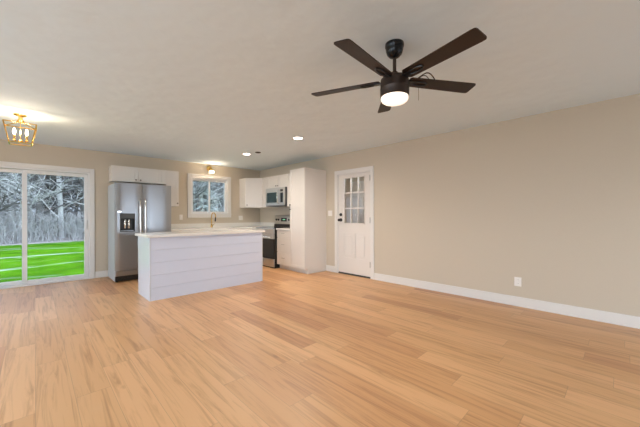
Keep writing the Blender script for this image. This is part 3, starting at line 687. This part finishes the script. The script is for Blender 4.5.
# ------------------------------------------------------------ outside
GZ = -.35
def hill(name, y0, y1, m, z_near, z_far, nx=60, ny=24, x0=-45, x1=70, edge=0):
    bm = bmesh.new(); rnd = random.Random(5); g = []
    for j in range(ny+1):
        v = j/ny; row = []
        for i in range(nx+1):
            x = x0+(x1-x0)*i/nx; y = y0+(y1-y0)*v
            row.append(bm.verts.new((x, y, z_near+(z_far-z_near)*v+(.04*math.sin(x*.7+y*.5)+.03*math.sin(x*1.7-y) if 0 < j else 0))))
        g.append(row)
    for j in range(ny):
        for i in range(nx): bm.faces.new((g[j][i], g[j][i+1], g[j+1][i+1], g[j+1][i]))
    o = obj(name, bm, m, None, True); o['kind'] = 'structure'; return o
hill('lawn', PB, 23.5, M_LAWN, -.16, GZ)
hill('woodland_floor', 23.4, 62, M_LEAF, GZ-.03, 1.6)
hill('wooded_slope', 62, 95, M_SLOPE, 1.6, 20, x0=-80, x1=90)
struct('ground', (-30, 40, -30, 7.0, -.5, -.14), M_LEAF)

def grow(bm, p, d, r, length, depth, rnd, twig_r):
    n = 3 if depth > 0 else 2; pts = [p]; rs = [r]; q = Vector(p); dd = Vector(d)
    for i in range(n):
        dd = (dd+Vector((rnd.gauss(0, .12), rnd.gauss(0, .12), rnd.gauss(.02, .06)))).normalized()
        q = q+dd*length/n; pts.append(q.copy()); rs.append(max(twig_r, r*(1-.22*(i+1)) if depth else r*(1-.4*(i+1))))
    tube(bm, pts, rs, 5 if depth > 2 else 3, False)
    if depth == 0: return
    k = 4 if depth > 1 else 5
    for i in range(k):
        t = rnd.uniform(.25, 1); a = t*n; i0 = min(int(a), n-1); pp = pts[i0].lerp(pts[i0+1], a-i0)
        s = Vector((rnd.gauss(0, 1), rnd.gauss(0, 1), rnd.gauss(.15, .5))).normalized()
        nd = (dd*.55+s*.8).normalized()
        grow(bm, pp, nd, rs[i0]*.5, length*rnd.uniform(.45, .7), depth-1, rnd, twig_r)
def tree_mesh(seed, h, m):
    rnd = random.Random(seed); bm = bmesh.new(); pts = []; lean = Vector((rnd.gauss(0, .03), rnd.gauss(0, .03), 0)); q = Vector((0, 0, 0)); n = 7; r0 = rnd.uniform(.09, .19)
    for i in range(n+1):
        pts.append(q.copy()); q = q+Vector((lean.x*h/n+rnd.gauss(0, .08), lean.y*h/n+rnd.gauss(0, .08), h/n))
    tube(bm, pts, [r0*(1-.75*i/n) for i in range(n+1)], 7, False)
    obj_tr = bm
    for i in range(36):
        t = rnd.uniform(.08, .98)*n; i0 = min(int(t), n-1); pp = pts[i0].lerp(pts[i0+1], t-i0)
        a = rnd.uniform(0, 6.283); d = Vector((math.cos(a), math.sin(a), rnd.uniform(.2, 1.0))).normalized()
        grow(bm, pp, d, r0*(1-.75*t/n)*.38, rnd.uniform(1.4, 2.8)*(1.1-.5*t/n), 2, rnd, .009)
    me = bpy.data.meshes.new('bare_tree'); bm.to_mesh(me); bm.free(); me.materials.append(m); return me
meshes = [tree_mesh(10+i, 11+i % 3*1.5, M_PALE if i % 2 == 0 else M_BARK) for i in range(6)]
rnd = random.Random(3); placed = []
def sector_ok(x, y):
    u = x/y
    return -.12 < u < .16 or .33 < u < .56 or -.56 < u < -.36
k = 0
for y_lo, y_hi, cnt in ((24.5, 29, 40), (29, 36, 46), (36, 46, 52)):
    c_ = 0; tries = 0
    while c_ < cnt and tries < 4000:
        tries += 1; y = rnd.uniform(y_lo, y_hi); x = rnd.uniform(-.56*y, .56*y)
        if not sector_ok(x, y) or any((x-a)**2+(y-b)**2 < .6 for a, b in placed): continue
        placed.append((x, y)); i = rnd.randrange(6)
        o = bpy.data.objects.new('bare_tree', meshes[i]); C.objects.link(o)
        o.location = (x, y, GZ-.06+(y-23.4)/38.6*1.95); o.rotation_euler = (0, 0, rnd.uniform(0, 6.28)); s = rnd.uniform(.85, 1.2); o.scale = (s, s, s)
        tag(o, 'leafless grey woodland tree with fine bare branches beyond the lawn', 'tree', 'bare trees beyond the lawn'); c_ += 1
# evergreens glimpsed through the kitchen window
def evergreen_mesh(seed, h):
    rnd = random.Random(seed); bm = bmesh.new(); tube(bm, [(0, 0, 0), (0, 0, h)], [.14, .02], 7, False)
    for i in range(150):
        z = h*(.08+.9*(i/150)); Lr = (1-z/h)*1.7+.25
        for _ in range(3):
            a = rnd.uniform(0, 6.283); e = Vector((math.cos(a)*Lr, math.sin(a)*Lr, z-Lr*.25+rnd.gauss(0, .08)))
            s = Vector((-math.sin(a), math.cos(a), 0))
            b0 = Vector((0, 0, z))
            for q in range(1, 8):
                c0 = b0.lerp(e, q/8); tw = .30*(1-q/10)
                for sg in (-1, 1):
                    v = [bm.verts.new(p) for p in (c0, c0+s*sg*tw+(e-b0)*.1+Vector((0, 0, -.05)), c0+(e-b0)*.09)]; bm.faces.new(v)
    me = bpy.data.meshes.new('evergreen_tree'); bm.to_mesh(me); bm.free(); me.materials.append(M_EVER); return me
em = [evergreen_mesh(i, 8+i) for i in range(2)]
for i, (x, y) in enumerate(((10.2, 25.0), (14.6, 29.5), (12.0, 33.5))):
    o = bpy.data.objects.new('evergreen_tree', em[i % 2]); C.objects.link(o); o.location = (x, y, GZ+.0); o.rotation_euler = (0, 0, i*1.3)
    tag(o, 'green needled tree seen through the kitchen window', 'tree', 'evergreens outside the kitchen window')
# tangle of thin brush along the wood's edge
bm = bmesh.new(); rnd = random.Random(8); n = 0
while n < 2600:
    y = 24+rnd.random()**1.6*14; x = rnd.uniform(-.13*y, .58*y)
    if not sector_ok(x, y): continue
    n += 1; z = GZ-.06+(y-23.4)/38.6*1.95; h = rnd.uniform(.4, 2.0)
    p = Vector((x, y, z)); q = p+Vector((rnd.gauss(0, .25*h), rnd.gauss(0, .25*h), h)); mid = p.lerp(q, .5)+Vector((rnd.gauss(0, .12), rnd.gauss(0, .12), 0))
    tube(bm, [p, mid, q], [.012, .009, .005], 3, False)
    for _ in range(3):
        e = mid.lerp(q, rnd.random()); tube(bm, [e, e+Vector((rnd.gauss(0, .4), rnd.gauss(0, .4), rnd.uniform(.1, .6)))], [.007, .004], 3, False)
tag(obj('underbrush', bm, M_BRUSH), 'tangle of thin leafless brush along the edge of the woods', 'underbrush', None, 'stuff')
